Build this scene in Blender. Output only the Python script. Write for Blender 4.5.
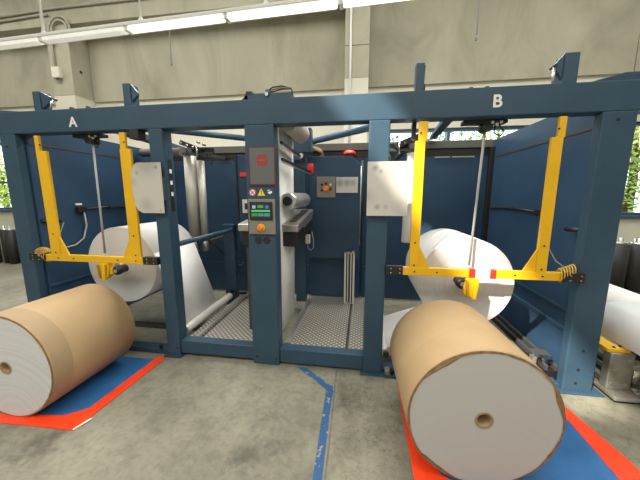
import bpy, math, random
from mathutils import Vector, Matrix
random.seed(7)
S = bpy.context.scene
C = S.collection
for o in list(bpy.data.objects): bpy.data.objects.remove(o)
R = math.radians
# ---------------------------------------------------------------- camera
cd = bpy.data.cameras.new('camera'); cam = bpy.data.objects.new('camera', cd); C.objects.link(cam)
cam.location = (0, 0, 1.55); cam.rotation_euler = (R(90 - 9.08), 0, R(8.54))
cd.sensor_fit = 'HORIZONTAL'; cd.sensor_width = 36; cd.lens = 282.7 / 640 * 36; cd.clip_start = .05
S.camera = cam
# ---------------------------------------------------------------- world, sun, area lights, exposure
W = bpy.data.worlds.new('sky'); S.world = W; W.use_nodes = True
wn = W.node_tree.nodes; wl = W.node_tree.links
bg = wn['Background']; bg.inputs['Color'].default_value = (.82, .92, 1, 1); bg.inputs['Strength'].default_value = 3.5
sl = bpy.data.lights.new('sun', 'SUN'); sl.energy = 12; sl.angle = R(1.2); sl.color = (1, .93, .8)
sun = bpy.data.objects.new('sun', sl); C.objects.link(sun)
SUN = Vector((.54, .62, -.68)).normalized()
sun.rotation_euler = SUN.to_track_quat('-Z', 'Y').to_euler(); sun.location = (-6, -4, 12)
def area(name, loc, sx, sy, e, col=(1, .97, .9), rot=(0, 0, 0)):
    l = bpy.data.lights.new(name, 'AREA'); l.shape = 'RECTANGLE'; l.size = sx; l.size_y = sy; l.energy = e; l.color = col
    o = bpy.data.objects.new(name, l); C.objects.link(o); o.location = loc; o.rotation_euler = rot
    return o
area('hall_area_light', (-1.5, -.6, 4.9), 12, 1.2, 300)  # unseen overhead light added to brighten the hall, no fixture built
area('hall_area_light', (-1.5, -3.0, 4.9), 12, 1.2, 230)  # second unseen overhead light added behind the camera, no fixture built
area('hall_area_light', (-2.0, 3.6, 6.2), 18, 2.4, 560)  # unseen light added high up to brighten the back wall
area('hall_area_light', (-1.5, 3.95, 3.81), 7.5, .12, 150)
S.view_settings.view_transform = 'Standard'; S.view_settings.look = 'None'; S.view_settings.gamma = 1
S.view_settings.use_curve_mapping = False
S.view_settings.exposure = 0.0

# ---------------------------------------------------------------- materials
def mat(name, col, rough=.5, metal=0., spec=.5, var=0., vscale=6., bump=0., bscale=60., emit=None, estr=0., stretch=None, coat=0.):
    m = bpy.data.materials.new(name); m.use_nodes = True
    n, l = m.node_tree.nodes, m.node_tree.links
    b = n['Principled BSDF']
    b.inputs['Base Color'].default_value = (*col, 1); b.inputs['Roughness'].default_value = rough
    b.inputs['Metallic'].default_value = metal; b.inputs['Specular IOR Level'].default_value = spec
    b.inputs['Coat Weight'].default_value = coat
    tc = n.new('ShaderNodeTexCoord'); vec = tc.outputs['Object']
    if stretch:
        mp = n.new('ShaderNodeMapping'); mp.inputs['Scale'].default_value = stretch; l.new(vec, mp.inputs[0]); vec = mp.outputs[0]
    if var:
        t = n.new('ShaderNodeTexNoise'); t.inputs['Scale'].default_value = vscale; t.inputs['Detail'].default_value = 7
        l.new(vec, t.inputs['Vector'])
        r = n.new('ShaderNodeMapRange'); r.inputs[1].default_value = .3; r.inputs[2].default_value = .7
        r.inputs[3].default_value = 1 - var; r.inputs[4].default_value = 1 + var; l.new(t.outputs[0], r.inputs[0])
        x = n.new('ShaderNodeMix'); x.data_type = 'RGBA'; x.blend_type = 'MULTIPLY'; x.inputs[0].default_value = 1
        x.inputs[6].default_value = (*col, 1); l.new(r.outputs[0], x.inputs[7]); l.new(x.outputs[2], b.inputs['Base Color'])
    if bump:
        t2 = n.new('ShaderNodeTexNoise'); t2.inputs['Scale'].default_value = bscale; t2.inputs['Detail'].default_value = 4
        l.new(vec, t2.inputs['Vector'])
        bp = n.new('ShaderNodeBump'); bp.inputs['Strength'].default_value = bump; bp.inputs['Distance'].default_value = .01
        l.new(t2.outputs[0], bp.inputs['Height']); l.new(bp.outputs[0], b.inputs['Normal'])
    if emit:
        b.inputs['Emission Color'].default_value = (*emit, 1); b.inputs['Emission Strength'].default_value = estr
    return m
BLUE = mat('blue paint', (.032, .068, .108), .42, spec=.35, var=.10, vscale=3)
BLUE2 = mat('blue panel paint', (.027, .062, .115), .40, spec=.35, var=.10, vscale=2)
BLUEB = mat('blue bright paint', (.040, .095, .17), .4, spec=.4, var=.08)
YEL = mat('yellow paint', (.74, .42, .008), .42, var=.06, vscale=4)
BLACK = mat('black steel', (.012, .012, .013), .45)
DARK = mat('dark grey paint', (.045, .045, .042), .5, var=.12)
RAIL = mat('olive grey steel', (.10, .098, .085), .5, var=.1)
CHROME = mat('polished steel', (.62, .61, .58), .22, 1.0)
STEEL = mat('brushed steel', (.46, .45, .41), .38, .9, var=.12, vscale=14)
PALECH = mat('bright polished roller', (.66, .65, .62), .28, .7)
PALE = mat('pale roller', (.66, .65, .61), .35, .2)
SATIN = mat('satin steel tube', (.62, .60, .54), .42, .5)
ALU = mat('aluminium', (.55, .55, .53), .33, .85)
CAST = mat('machined steel', (.30, .29, .25), .45, .6, var=.25, vscale=12)
KRAFT = mat('kraft paper', (.51, .355, .19), .62, var=.05, vscale=5, bump=.08, bscale=9)
KRAFT2 = mat('greyer kraft overlap', (.42, .30, .175), .65, var=.05, vscale=5, bump=.06, bscale=9)
KRAFTD = mat('torn kraft edge', (.22, .13, .065), .8, var=.3, vscale=30)
PAPER = mat('white paper', (.86, .85, .84), .6, var=.02)
COREM = mat('core cardboard', (.30, .22, .12), .8, var=.15, vscale=30)
HOLE = mat('core inside', (.06, .045, .03), .9)
WHITE = mat('white enamel', (.82, .82, .80), .4)
CREAM = mat('cream plastic', (.72, .70, .60), .5)
RED = mat('red plastic', (.72, .03, .015), .4)
ORANGE = mat('orange tape', (.92, .055, .008), .5, var=.10, vscale=9)
MATB = mat('blue floor film', (.03, .14, .36), .38, var=.18, vscale=5)
MUST = mat('yellow sticker', (.85, .60, .02), .5)
ORBTN = mat('orange button', (.90, .22, .02), .35)
GREYP = mat('grey panel plastic', (.115, .12, .118), .45)
GREYS = mat('grey metal plate', (.23, .22, .185), .45, .2, var=.06)
MAROON = mat('maroon frame', (.10, .022, .03), .5)
LOGO = mat('red logo print', (.30, .035, .03), .5)
RUBBER = mat('black rubber', (.025, .024, .024), .55, var=.2)
GREYW = mat('grey cable', (.32, .33, .34), .5)
TAN = mat('tan roller', (.55, .50, .43), .35, .2)
COPPER = mat('copper cable', (.55, .25, .10), .5)
JOINT = mat('joint filler', (.16, .15, .125), .8, var=.3, vscale=20)
SILVER = mat('white letter', (.74, .74, .70), .5)

def worn_tape():
    m = mat('blue tape', (.03, .12, .30), .5); n, l = m.node_tree.nodes, m.node_tree.links; b = n['Principled BSDF']
    tc = n.new('ShaderNodeTexCoord'); t = n.new('ShaderNodeTexNoise'); t.inputs['Scale'].default_value = 24; t.inputs['Detail'].default_value = 3; l.new(tc.outputs['Object'], t.inputs['Vector'])
    r = n.new('ShaderNodeValToRGB'); e = r.color_ramp.elements; e[0].position = .60; e[0].color = (.022, .095, .24, 1); e[1].position = .66; e[1].color = (.33, .31, .25, 1)
    l.new(t.outputs[0], r.inputs[0]); l.new(r.outputs[0], b.inputs['Base Color']); return m
def nd(m): return m.node_tree.nodes, m.node_tree.links, m.node_tree.nodes['Principled BSDF']
def ramp(n, stops):
    r = n.new('ShaderNodeValToRGB'); e = r.color_ramp.elements
    e[0].position, e[0].color = stops[0][0], (*stops[0][1], 1); e[1].position, e[1].color = stops[-1][0], (*stops[-1][1], 1)
    for p, c in stops[1:-1]:
        x = e.new(p); x.color = (*c, 1)
    return r
def concrete_floor():
    m = mat('worn concrete floor', (.3, .28, .22), .55); n, l, b = nd(m)
    tc = n.new('ShaderNodeTexCoord')
    a = n.new('ShaderNodeTexNoise'); a.inputs['Scale'].default_value = 1.3; a.inputs['Detail'].default_value = 10; a.inputs['Roughness'].default_value = .62
    l.new(tc.outputs['Object'], a.inputs['Vector'])
    r = ramp(n, [(.28, (.145, .138, .105)), (.5, (.225, .215, .165)), (.72, (.30, .287, .225))]); l.new(a.outputs[0], r.inputs[0])
    f = n.new('ShaderNodeTexNoise'); f.inputs['Scale'].default_value = 26; f.inputs['Detail'].default_value = 8; l.new(tc.outputs['Object'], f.inputs['Vector'])
    fr = ramp(n, [(.33, (.86, .85, .83)), (.5, (1, 1, 1)), (.68, (1.07, 1.06, 1.05))]); l.new(f.outputs[0], fr.inputs[0])
    # worn, dirty patches of their own shape: broad mottling plus two old stains
    g = n.new('ShaderNodeTexNoise'); g.inputs['Scale'].default_value = 5.5; g.inputs['Detail'].default_value = 9; g.inputs['Roughness'].default_value = .68; l.new(tc.outputs['Object'], g.inputs['Vector'])
    gr_ = ramp(n, [(.32, (.72, .71, .69)), (.52, (1.04, 1.04, 1.03)), (.7, (1.14, 1.13, 1.10))]); l.new(g.outputs[0], gr_.inputs[0])
    cur = gr_.outputs[0]
    for (px, py, ra) in ((-2.02, 1.285, .16), (-.62, 1.40, .15), (-.05, 1.95, .16)):
        d = n.new('ShaderNodeVectorMath'); d.operation = 'DISTANCE'; l.new(tc.outputs['Object'], d.inputs[0]); d.inputs[1].default_value = (px, py, 0)
        q = n.new('ShaderNodeMath'); q.operation = 'MULTIPLY_ADD'; l.new(g.outputs[0], q.inputs[0]); q.inputs[1].default_value = .5; l.new(d.outputs['Value'], q.inputs[2])
        k = n.new('ShaderNodeMapRange'); k.interpolation_type = 'SMOOTHSTEP'; k.inputs[1].default_value = .20 + ra * .3; k.inputs[2].default_value = .28 + ra; k.inputs[3].default_value = .55; k.inputs[4].default_value = 1; l.new(q.outputs[0], k.inputs[0])
        z = n.new('ShaderNodeMix'); z.data_type = 'RGBA'; z.blend_type = 'MULTIPLY'; z.inputs[0].default_value = 1; l.new(cur, z.inputs[6]); l.new(k.outputs[0], z.inputs[7]); cur = z.outputs[2]
    m0 = n.new('ShaderNodeMix'); m0.data_type = 'RGBA'; m0.blend_type = 'MULTIPLY'; m0.inputs[0].default_value = 1; l.new(r.outputs[0], m0.inputs[6]); l.new(cur, m0.inputs[7])
    mx = n.new('ShaderNodeMix'); mx.data_type = 'RGBA'; mx.blend_type = 'MULTIPLY'; mx.inputs[0].default_value = 1
    l.new(m0.outputs[2], mx.inputs[6]); l.new(fr.outputs[0], mx.inputs[7])
    # fine cracks
    w = n.new('ShaderNodeTexNoise'); w.inputs['Scale'].default_value = 5; w.inputs['Detail'].default_value = 5; l.new(tc.outputs['Object'], w.inputs['Vector'])
    ad = n.new('ShaderNodeMix'); ad.data_type = 'RGBA'; ad.blend_type = 'LINEAR_LIGHT'; ad.inputs[0].default_value = .25
    l.new(tc.outputs['Object'], ad.inputs[6]); l.new(w.outputs[1], ad.inputs[7])
    v = n.new('ShaderNodeTexVoronoi'); v.feature = 'DISTANCE_TO_EDGE'; v.inputs['Scale'].default_value = 7; l.new(ad.outputs[2], v.inputs['Vector'])
    cr = ramp(n, [(.0, (.62, .60, .56)), (.022, (1, 1, 1))]); l.new(v.outputs[0], cr.inputs[0])
    # cracks only in the zone right of the slab joint
    sx = n.new('ShaderNodeSeparateXYZ'); l.new(tc.outputs['Object'], sx.inputs[0])
    zn = n.new('ShaderNodeMapRange'); zn.inputs[1].default_value = -.25; zn.inputs[2].default_value = -.15; zn.inputs[3].default_value = .2; zn.inputs[4].default_value = 1.0; l.new(sx.outputs[0], zn.inputs[0])
    m2 = n.new('ShaderNodeMix'); m2.data_type = 'RGBA'; m2.blend_type = 'MULTIPLY'; l.new(zn.outputs[0], m2.inputs[0])
    l.new(mx.outputs[2], m2.inputs[6]); l.new(cr.outputs[0], m2.inputs[7]); l.new(m2.outputs[2], b.inputs['Base Color'])
    bp = n.new('ShaderNodeBump'); bp.inputs['Strength'].default_value = .15; bp.inputs['Distance'].default_value = .01; l.new(f.outputs[0], bp.inputs['Height']); l.new(bp.outputs[0], b.inputs['Normal'])
    return m
def concrete_wall():
    m = mat('raw concrete wall', (.3, .28, .22), .8); n, l, b = nd(m)
    tc = n.new('ShaderNodeTexCoord'); mp = n.new('ShaderNodeMapping'); mp.inputs['Scale'].default_value = (1.0, 1.0, .45); l.new(tc.outputs['Object'], mp.inputs[0])
    a = n.new('ShaderNodeTexNoise'); a.inputs['Scale'].default_value = 1.1; a.inputs['Detail'].default_value = 9; a.inputs['Roughness'].default_value = .6; a.inputs['Distortion'].default_value = .7
    l.new(mp.outputs[0], a.inputs['Vector'])
    r = ramp(n, [(.3, (.30, .288, .215)), (.5, (.415, .398, .305)), (.72, (.50, .485, .385))]); l.new(a.outputs[0], r.inputs[0]); l.new(r.outputs[0], b.inputs['Base Color'])
    return m
def tread():
    m = mat('patterned tread plate', (.30, .29, .26), .42, .5); n, l, b = nd(m)
    tc = n.new('ShaderNodeTexCoord'); mp = n.new('ShaderNodeMapping'); mp.inputs['Rotation'].default_value = (0, 0, R(45)); mp.inputs['Scale'].default_value = (27, 27, 1)
    l.new(tc.outputs['Object'], mp.inputs[0])
    ck = n.new('ShaderNodeTexVoronoi'); ck.inputs['Randomness'].default_value = 0.0; ck.inputs['Scale'].default_value = 1; l.new(mp.outputs[0], ck.inputs['Vector'])
    r = ramp(n, [(.18, (.72, .69, .61)), (.44, (.22, .208, .178))]); l.new(ck.outputs[0], r.inputs[0]); l.new(r.outputs[0], b.inputs['Base Color'])
    iv = n.new('ShaderNodeMath'); iv.operation = 'SUBTRACT'; iv.inputs[0].default_value = 1; l.new(ck.outputs[0], iv.inputs[1])
    bp = n.new('ShaderNodeBump'); bp.inputs['Strength'].default_value = .5; bp.inputs['Distance'].default_value = .004; l.new(iv.outputs[0], bp.inputs['Height']); l.new(bp.outputs[0], b.inputs['Normal'])
    return m
def rings(name, dark, amt):
    m = mat(name, (.6, .6, .6), .7); n, l, b = nd(m)
    tc = n.new('ShaderNodeTexCoord'); sx = n.new('ShaderNodeSeparateXYZ'); l.new(tc.outputs['Object'], sx.inputs[0])
    cx = n.new('ShaderNodeCombineXYZ'); l.new(sx.outputs[0], cx.inputs[0]); l.new(sx.outputs[2], cx.inputs[1])
    ln = n.new('ShaderNodeVectorMath'); ln.operation = 'LENGTH'; l.new(cx.outputs[0], ln.inputs[0])
    t = n.new('ShaderNodeTexNoise'); t.noise_dimensions = '1D'; t.inputs['Scale'].default_value = 34; t.inputs['Detail'].default_value = 5; l.new(ln.outputs['Value'], t.inputs['W'])
    r = ramp(n, [(.35, tuple(c * (1 - amt) for c in dark)), (.6, dark)]); l.new(t.outputs[0], r.inputs[0]); l.new(r.outputs[0], b.inputs['Base Color'])
    return m
def smudge(name, base, spots, tint):
    """blurred print: soft grey patches at given object-space spots (x, z, radius, strength)"""
    m = mat(name, base, .45); n, l, b = nd(m)
    tc = n.new('ShaderNodeTexCoord'); cur = None
    for (x, z, r, s) in spots:
        d = n.new('ShaderNodeVectorMath'); d.operation = 'SUBTRACT'; l.new(tc.outputs['Object'], d.inputs[0]); d.inputs[1].default_value = (x, 0, z)
        k = n.new('ShaderNodeVectorMath'); k.operation = 'MULTIPLY'; l.new(d.outputs[0], k.inputs[0]); k.inputs[1].default_value = (1, 0, 1)
        e = n.new('ShaderNodeVectorMath'); e.operation = 'LENGTH'; l.new(k.outputs[0], e.inputs[0])
        q = n.new('ShaderNodeMapRange'); q.interpolation_type = 'SMOOTHSTEP'; q.inputs[1].default_value = 0; q.inputs[2].default_value = r; q.inputs[3].default_value = s; q.inputs[4].default_value = 0
        l.new(e.outputs['Value'], q.inputs[0])
        if cur is None: cur = q.outputs[0]
        else:
            mx = n.new('ShaderNodeMath'); mx.operation = 'MAXIMUM'; l.new(cur, mx.inputs[0]); l.new(q.outputs[0], mx.inputs[1]); cur = mx.outputs[0]
    x = n.new('ShaderNodeMix'); x.data_type = 'RGBA'; x.inputs[6].default_value = (*base, 1); x.inputs[7].default_value = (*tint, 1); l.new(cur, x.inputs[0]); l.new(x.outputs[2], b.inputs['Base Color'])
    return m
def glass():
    m = bpy.data.materials.new('window glass'); m.use_nodes = True; n, l = m.node_tree.nodes, m.node_tree.links
    n.remove(n['Principled BSDF']); out = n['Material Output']
    t = n.new('ShaderNodeBsdfTransparent'); t.inputs[0].default_value = (.93, .96, .95, 1)
    g = n.new('ShaderNodeBsdfGlossy'); g.inputs['Roughness'].default_value = .03
    w = n.new('ShaderNodeLayerWeight'); w.inputs[0].default_value = .5
    f = n.new('ShaderNodeMath'); f.operation = 'POWER'; l.new(w.outputs['Facing'], f.inputs[0]); f.inputs[1].default_value = 5
    x = n.new('ShaderNodeMixShader'); l.new(f.outputs[0], x.inputs[0]); l.new(t.outputs[0], x.inputs[1]); l.new(g.outputs[0], x.inputs[2]); l.new(x.outputs[0], out.inputs[0])
    return m
def leafm(name, col):
    m = mat(name, col, .6, var=.45, vscale=1.7); n, l, b = nd(m)
    b.inputs['Transmission Weight'].default_value = 0
    return m
TAPEB = worn_tape()
FLOOR = concrete_floor(); CONC = concrete_wall(); TREAD = tread()
WALLW = mat('cream wall paint', (.66, .64, .54), .8, var=.05, vscale=1)
CEIL = mat('ceiling concrete', (.45, .44, .40), .8, var=.05)
FACE1 = rings('paper roll end', (.47, .457, .45), .02); FACE2 = rings('ringed paper roll end', (.60, .60, .615), .09)
GLASS = glass()
LEAF1 = leafm('sunlit leaves', (.34, .42, .07)); LEAF2 = leafm('green leaves', (.12, .22, .06)); BARK = mat('bark', (.10, .07, .045), .9, var=.3)  # sunlit leaves have the sunshine put into their brighter, yellower colour
GRASS = mat('lawn', (.22, .28, .10), .9, var=.3)
TUBE = mat('lit tube', (.9, .9, .85), .4, emit=(1, .97, .88), estr=1.6)
PALEGLOW = mat('whitened diffuser', (.88, .88, .83), .4, emit=(1, .98, .9), estr=.55)  # weak glow added so the unlit left diffusers read white
CONDUIT = mat('grey conduit', (.40, .385, .31), .5)
TRUNKW = mat('lamp trunking', (.74, .74, .70), .45)

# ---------------------------------------------------------------- mesh helpers
class MB:
    def __init__(s): s.v = []; s.f = []; s.sm = []
    def add(s, vs, fs, sm=False):
        b = len(s.v); s.v += [tuple(p) for p in vs]
        for i, f in enumerate(fs):
            s.f.append([b + k for k in f]); s.sm.append(sm[i] if isinstance(sm, list) else sm)
        return s
    def box(s, x0, x1, y0, y1, z0, z1):
        vs = [(x, y, z) for z in (z0, z1) for x, y in ((x0, y0), (x1, y0), (x1, y1), (x0, y1))]
        return s.add(vs, [(3, 2, 1, 0), (4, 5, 6, 7), (0, 1, 5, 4), (1, 2, 6, 5), (2, 3, 7, 6), (3, 0, 4, 7)])
    def bar(s, p, q, w, h, up=(0, 0, 1)):
        p, q = Vector(p), Vector(q); d = (q - p).normalized(); u = Vector(up)
        if abs(d.dot(u)) > .95: u = Vector((0, 1, 0))
        a = d.cross(u).normalized() * w / 2; c = a.normalized().cross(d) * h / 2
        vs = [e + i * a + j * c for e in (p, q) for i, j in ((-1, -1), (1, -1), (1, 1), (-1, 1))]
        return s.add(vs, [(0, 1, 2, 3), (7, 6, 5, 4), (4, 5, 1, 0), (5, 6, 2, 1), (6, 7, 3, 2), (7, 4, 0, 3)])
    def tube(s, pts, r, n=12, cap=True):
        pts = [Vector(p) for p in pts]; rs = r if isinstance(r, (list, tuple)) else [r] * len(pts)
        vs = []; u = None
        for i, p in enumerate(pts):
            d = (pts[min(i + 1, len(pts) - 1)] - pts[max(i - 1, 0)]).normalized()
            if u is None:
                u = d.orthogonal().normalized()
            u = (u - d * u.dot(d)).normalized(); w = d.cross(u)
            for k in range(n):
                a = 2 * math.pi * k / n; vs.append(p + rs[i] * (math.cos(a) * u + math.sin(a) * w))
        fs = []; sm = []
        for i in range(len(pts) - 1):
            for k in range(n):
                k2 = (k + 1) % n; fs.append((i * n + k, i * n + k2, (i + 1) * n + k2, (i + 1) * n + k)); sm.append(True)
        if cap:
            fs.append(tuple(range(n - 1, -1, -1))); sm.append(False); o = (len(pts) - 1) * n; fs.append(tuple(range(o, o + n))); sm.append(False)
        return s.add(vs, fs, sm)
    def lathe(s, c, prof, axis='Y', n=64, jag=None):
        """prof: list of (radius, along); open profile swept around axis through c"""
        vs = []; fs = []; sm = []; m = len(prof)
        for k in range(n):
            a = 2 * math.pi * k / n
            for i, (r, t) in enumerate(prof):
                if jag: r, t = jag(i, k, r, t)
                ca, sa = r * math.cos(a), r * math.sin(a)
                vs.append({'Y': (c[0] + ca, c[1] + t, c[2] + sa), 'Z': (c[0] + ca, c[1] + sa, c[2] + t), 'X': (c[0] + t, c[1] + ca, c[2] + sa)}[axis])
        for k in range(n):
            k2 = (k + 1) % n
            for i in range(m - 1):
                fs.append((k * m + i, k2 * m + i, k2 * m + i + 1, k * m + i + 1)); sm.append(abs(prof[i][0] - prof[i + 1][0]) < 1e-4)
        return s.add(vs, fs, sm)
    def prism(s, poly, axis, a, b):
        """polygon given in the two other axes (in XYZ order), extruded along axis from a to b"""
        def P(u, v, t): return {'X': (t, u, v), 'Y': (u, t, v), 'Z': (u, v, t)}[axis]
        n = len(poly); vs = [P(u, v, a) for u, v in poly] + [P(u, v, b) for u, v in poly]
        fs = [tuple(range(n)), tuple(range(2 * n - 1, n - 1, -1))] + [(i, n + i, n + (i + 1) % n, (i + 1) % n) for i in range(n)]
        return s.add(vs, fs)
    def build(s, name, m, parent=None, bevel=0., loc=None):
        off = Vector((0, 0, 0))
        if parent is not None: off = parent['_o'] if '_o' in parent.keys() else Vector((0, 0, 0)); off = Vector(off)
        elif loc is not None: off = Vector(loc)
        me = bpy.data.meshes.new(name); me.from_pydata([tuple(Vector(p) - off) for p in s.v], [], s.f)
        for p, q in zip(me.polygons, s.sm): p.use_smooth = q
        import bmesh
        bm = bmesh.new(); bm.from_mesh(me); bmesh.ops.recalc_face_normals(bm, faces=bm.faces); bm.to_mesh(me); bm.free()
        me.materials.append(m); o = bpy.data.objects.new(name, me); C.objects.link(o)
        o['_o'] = tuple(off)
        if parent is not None: o.parent = parent
        else: o.location = off
        if bevel:
            bv = o.modifiers.new('bevel', 'BEVEL'); bv.width = bevel; bv.segments = 2; bv.limit_method = 'ANGLE'; bv.angle_limit = R(40)
        return o
def tag(o, label=None, cat=None, group=None, kind=None):
    if label: o['label'] = label
    if cat: o['category'] = cat
    if group: o['group'] = group
    if kind: o['kind'] = kind
    return o
def thing(name, label, cat, loc=(0, 0, 0), group=None):
    o = bpy.data.objects.new(name, None); C.objects.link(o); o.location = loc; o['_o'] = tuple(loc); o.empty_display_size = .1
    return tag(o, label, cat, group)
def struct(o): o['kind'] = 'structure'; return o
def solo(o, label, cat, group=None): return tag(o, label, cat, group)
def text_mesh(name, txt, size, m, parent, loc, depth=.002, rot=(R(90), 0, 0)):
    cu = bpy.data.curves.new(name, 'FONT'); cu.body = txt; cu.size = size; cu.extrude = depth; cu.align_x = 'CENTER'; cu.align_y = 'CENTER'; cu.offset = size * .022
    t = bpy.data.objects.new(name, cu); C.objects.link(t); dg = bpy.context.evaluated_depsgraph_get(); dg.update()
    me = bpy.data.meshes.new_from_object(t.evaluated_get(dg)); bpy.data.objects.remove(t)
    me.name = name; me.materials.clear(); me.materials.append(m)
    o = bpy.data.objects.new(name, me); C.objects.link(o)
    off = Vector(parent['_o']); o.location = Vector(loc) - off; o.rotation_euler = rot; o.parent = parent
    return o
def copy_tree(o, parent=None, delta=None):
    c = o.copy(); C.objects.link(c); c.parent = parent
    if delta is not None: c.location = Vector(o.location) + Vector(delta)
    for ch in o.children: copy_tree(ch, c)
    return c

# ================================================================ SETTING
FL, WB = 0., 6.5
struct(MB().box(-14, 9, -6, WB, -.2, 0).build('floor', FLOOR))
# ceiling with a long unseen roof light, placed and trimmed to shape the sun patches
OX0, OX1, OY0, OY1 = -3.64, -3.03, -3.85, -.6
cb = MB(); ZC = 6.3
cb.box(-14, OX0, -6, WB + .3, ZC, ZC + .2); cb.box(OX1, 9, -6, WB + .3, ZC, ZC + .2)
cb.box(OX0, OX1, -6, OY0, ZC, ZC + .2); cb.box(OX0, OX1, OY1, WB + .3, ZC, ZC + .2)
struct(cb.build('ceiling', CEIL))
struct(MB().box(-14.2, -14, -6, WB + .3, -.2, ZC).build('wall_left', WALLW))
struct(MB().box(9, 9.2, -6, WB + .3, -.2, ZC).build('wall_right', WALLW))
struct(MB().box(-14.2, 9.2, -6.2, -6, -.2, ZC).build('wall_front', WALLW))
ZW0, ZW1 = 1.14, 2.93
WIN = [(-13.2, -8.2), (.35, 8.3)]
wb = MB()
wb.box(-14, 9, WB, WB + .3, -.2, ZW0); wb.box(-14, 9, WB, WB + .3, ZW1, 3.78)
wb.box(-14, WIN[0][0], WB, WB + .3, ZW0, ZW1); wb.box(WIN[0][1], WIN[1][0], WB, WB + .3, ZW0, ZW1); wb.box(WIN[1][1], 9, WB, WB + .3, ZW0, ZW1)
wall = struct(wb.build('wall_back', WALLW))
pan = MB()
for x0, x1 in ((-14, -6.54), (-6.54, -.17), (-.17, 4.9), (4.9, 9)):
    pan.box(x0 + .006, x1 - .006, WB - .05, WB + .3, 3.78, ZC)
p = pan.build('concrete_panel', CONC, wall, .006)
# pilasters and the edge beam
for i, (x0, x1) in enumerate(((-7.1, -6.55), (-.41, .055))):
    b = MB(); b.box(x0, x1, 5.98, WB, 3.80, 5.25 if i == 0 else ZC)
    pl = struct(b.build(f'trim_{i+1}', CONC, None, .008, loc=(x0, 5.98, 0)))
    MB().box(x0, x1, 5.98, WB, 0, 3.80).build('painted_base', WALLW, pl, .008)
    if i: MB().box(x0 - .002, x1 + .002, 5.977, 5.99, 4.38, 4.39).build('joint', DARK, pl)
struct(MB().box(-14, -.45, 5.98, WB, 5.25, ZC).build('trim_3', CONC, None, .01))
# windows
for wi, (x0, x1) in enumerate(WIN):
    f = MB(); t = .06
    f.box(x0, x1, WB + .04, WB + .14, ZW0, ZW0 + t); f.box(x0, x1, WB + .04, WB + .14, ZW1 - t, ZW1)
    nmul = 5 if wi else 4; xs = [x0 + (x1 - x0) * k / nmul for k in range(nmul + 1)]
    if wi: xs = [x0, 1.75, 3.45, 5.62, 7.0, x1]
    for k, x in enumerate(xs):
        w2 = t / 2
        xa = min(max(x, x0 + w2), x1 - w2); f.box(xa - w2, xa + w2, WB + .04, WB + .14, ZW0 + t, ZW1 - t)
    if not wi: f.box(x0, x1, WB + .05, WB + .13, 1.86, 1.91)
    wf = struct(f.build(f'window_{wi+1}', BLUEB))
    MB().box(x0, x1, WB + .085, WB + .093, ZW0 + .03, ZW1 - .03).build('pane', GLASS, wf)
    MB().box(x0 - .05, x1 + .05, WB - .06, WB + .06, ZW0 - .06, ZW0).build('sill', BLUEB, wf, .006)
gr = struct(MB().box(-30, 25, WB + .3, 40, -.3, -.05).build('ground', GRASS))

# ================================================================ OUTSIDE: trees
def tree(x, y, h, rad, m, label, n=2600):
    t = thing('tree', label, 'tree', (x, y, -.05), 'trees outside the windows')
    tr = MB(); top = h * .8
    tr.tube([(x, y, -.05), (x + .05, y, h * .4), (x - .05, y + .05, top)], [.16, .11, .03], 8)
    for k in range(6):
        a = random.random() * 6.28; z = h * random.uniform(.3, .65); tr.tube([(x, y, z), (x + .6 * rad * math.cos(a), y + .6 * rad * math.sin(a), z + .25 * h)], [.05, .012], 6)
    tr.build('trunk', BARK, t)
    lf = MB()
    for k in range(n):
        u, v = random.random() * 6.28, math.acos(random.uniform(-1, 1)); q = rad * random.random() ** .45
        c = Vector((x + q * math.cos(u) * math.sin(v), y + q * math.sin(u) * math.sin(v), h * .55 + h * .5 * q / rad * math.cos(v)))
        s = random.uniform(.05, .10); e = Vector((random.gauss(0, 1), random.gauss(0, 1), random.gauss(0, 1))).normalized(); w = e.orthogonal().normalized()
        z = e.cross(w)
        lf.add([c - e * s, c - w * s * .5, c + e * s + z * s * .15, c + w * s * .5], [(0, 1, 2, 3)])
    lf.build('foliage', m, t)
tree(.4, 14.5, 6.6, 1.3, LEAF2, 'thin dark green tree seen through the window above the square white sign', 1500)
tree(2.9, 11.0, 6.4, 1.6, LEAF2, 'leafy green tree seen through the window above the back rail of bay B', 2300)
tree(5.6, 13.4, 6.0, 1.7, LEAF1, 'tree seen through the window above the corner of bay B', 2300)
tree(8.3, 10.4, 5.0, 1.9, LEAF1, 'sunlit yellow-green tree filling the window at the right edge', 4200)
tree(-18.0, 12, 3.6, 1.6, LEAF1, 'pale green tree seen through the window at the left edge', 3000)
tree(13.0, 12.4, 5.4, 2.1, LEAF1, 'bushy tree standing to the right of the yellow-green tree at the right edge window', 3000)

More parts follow.
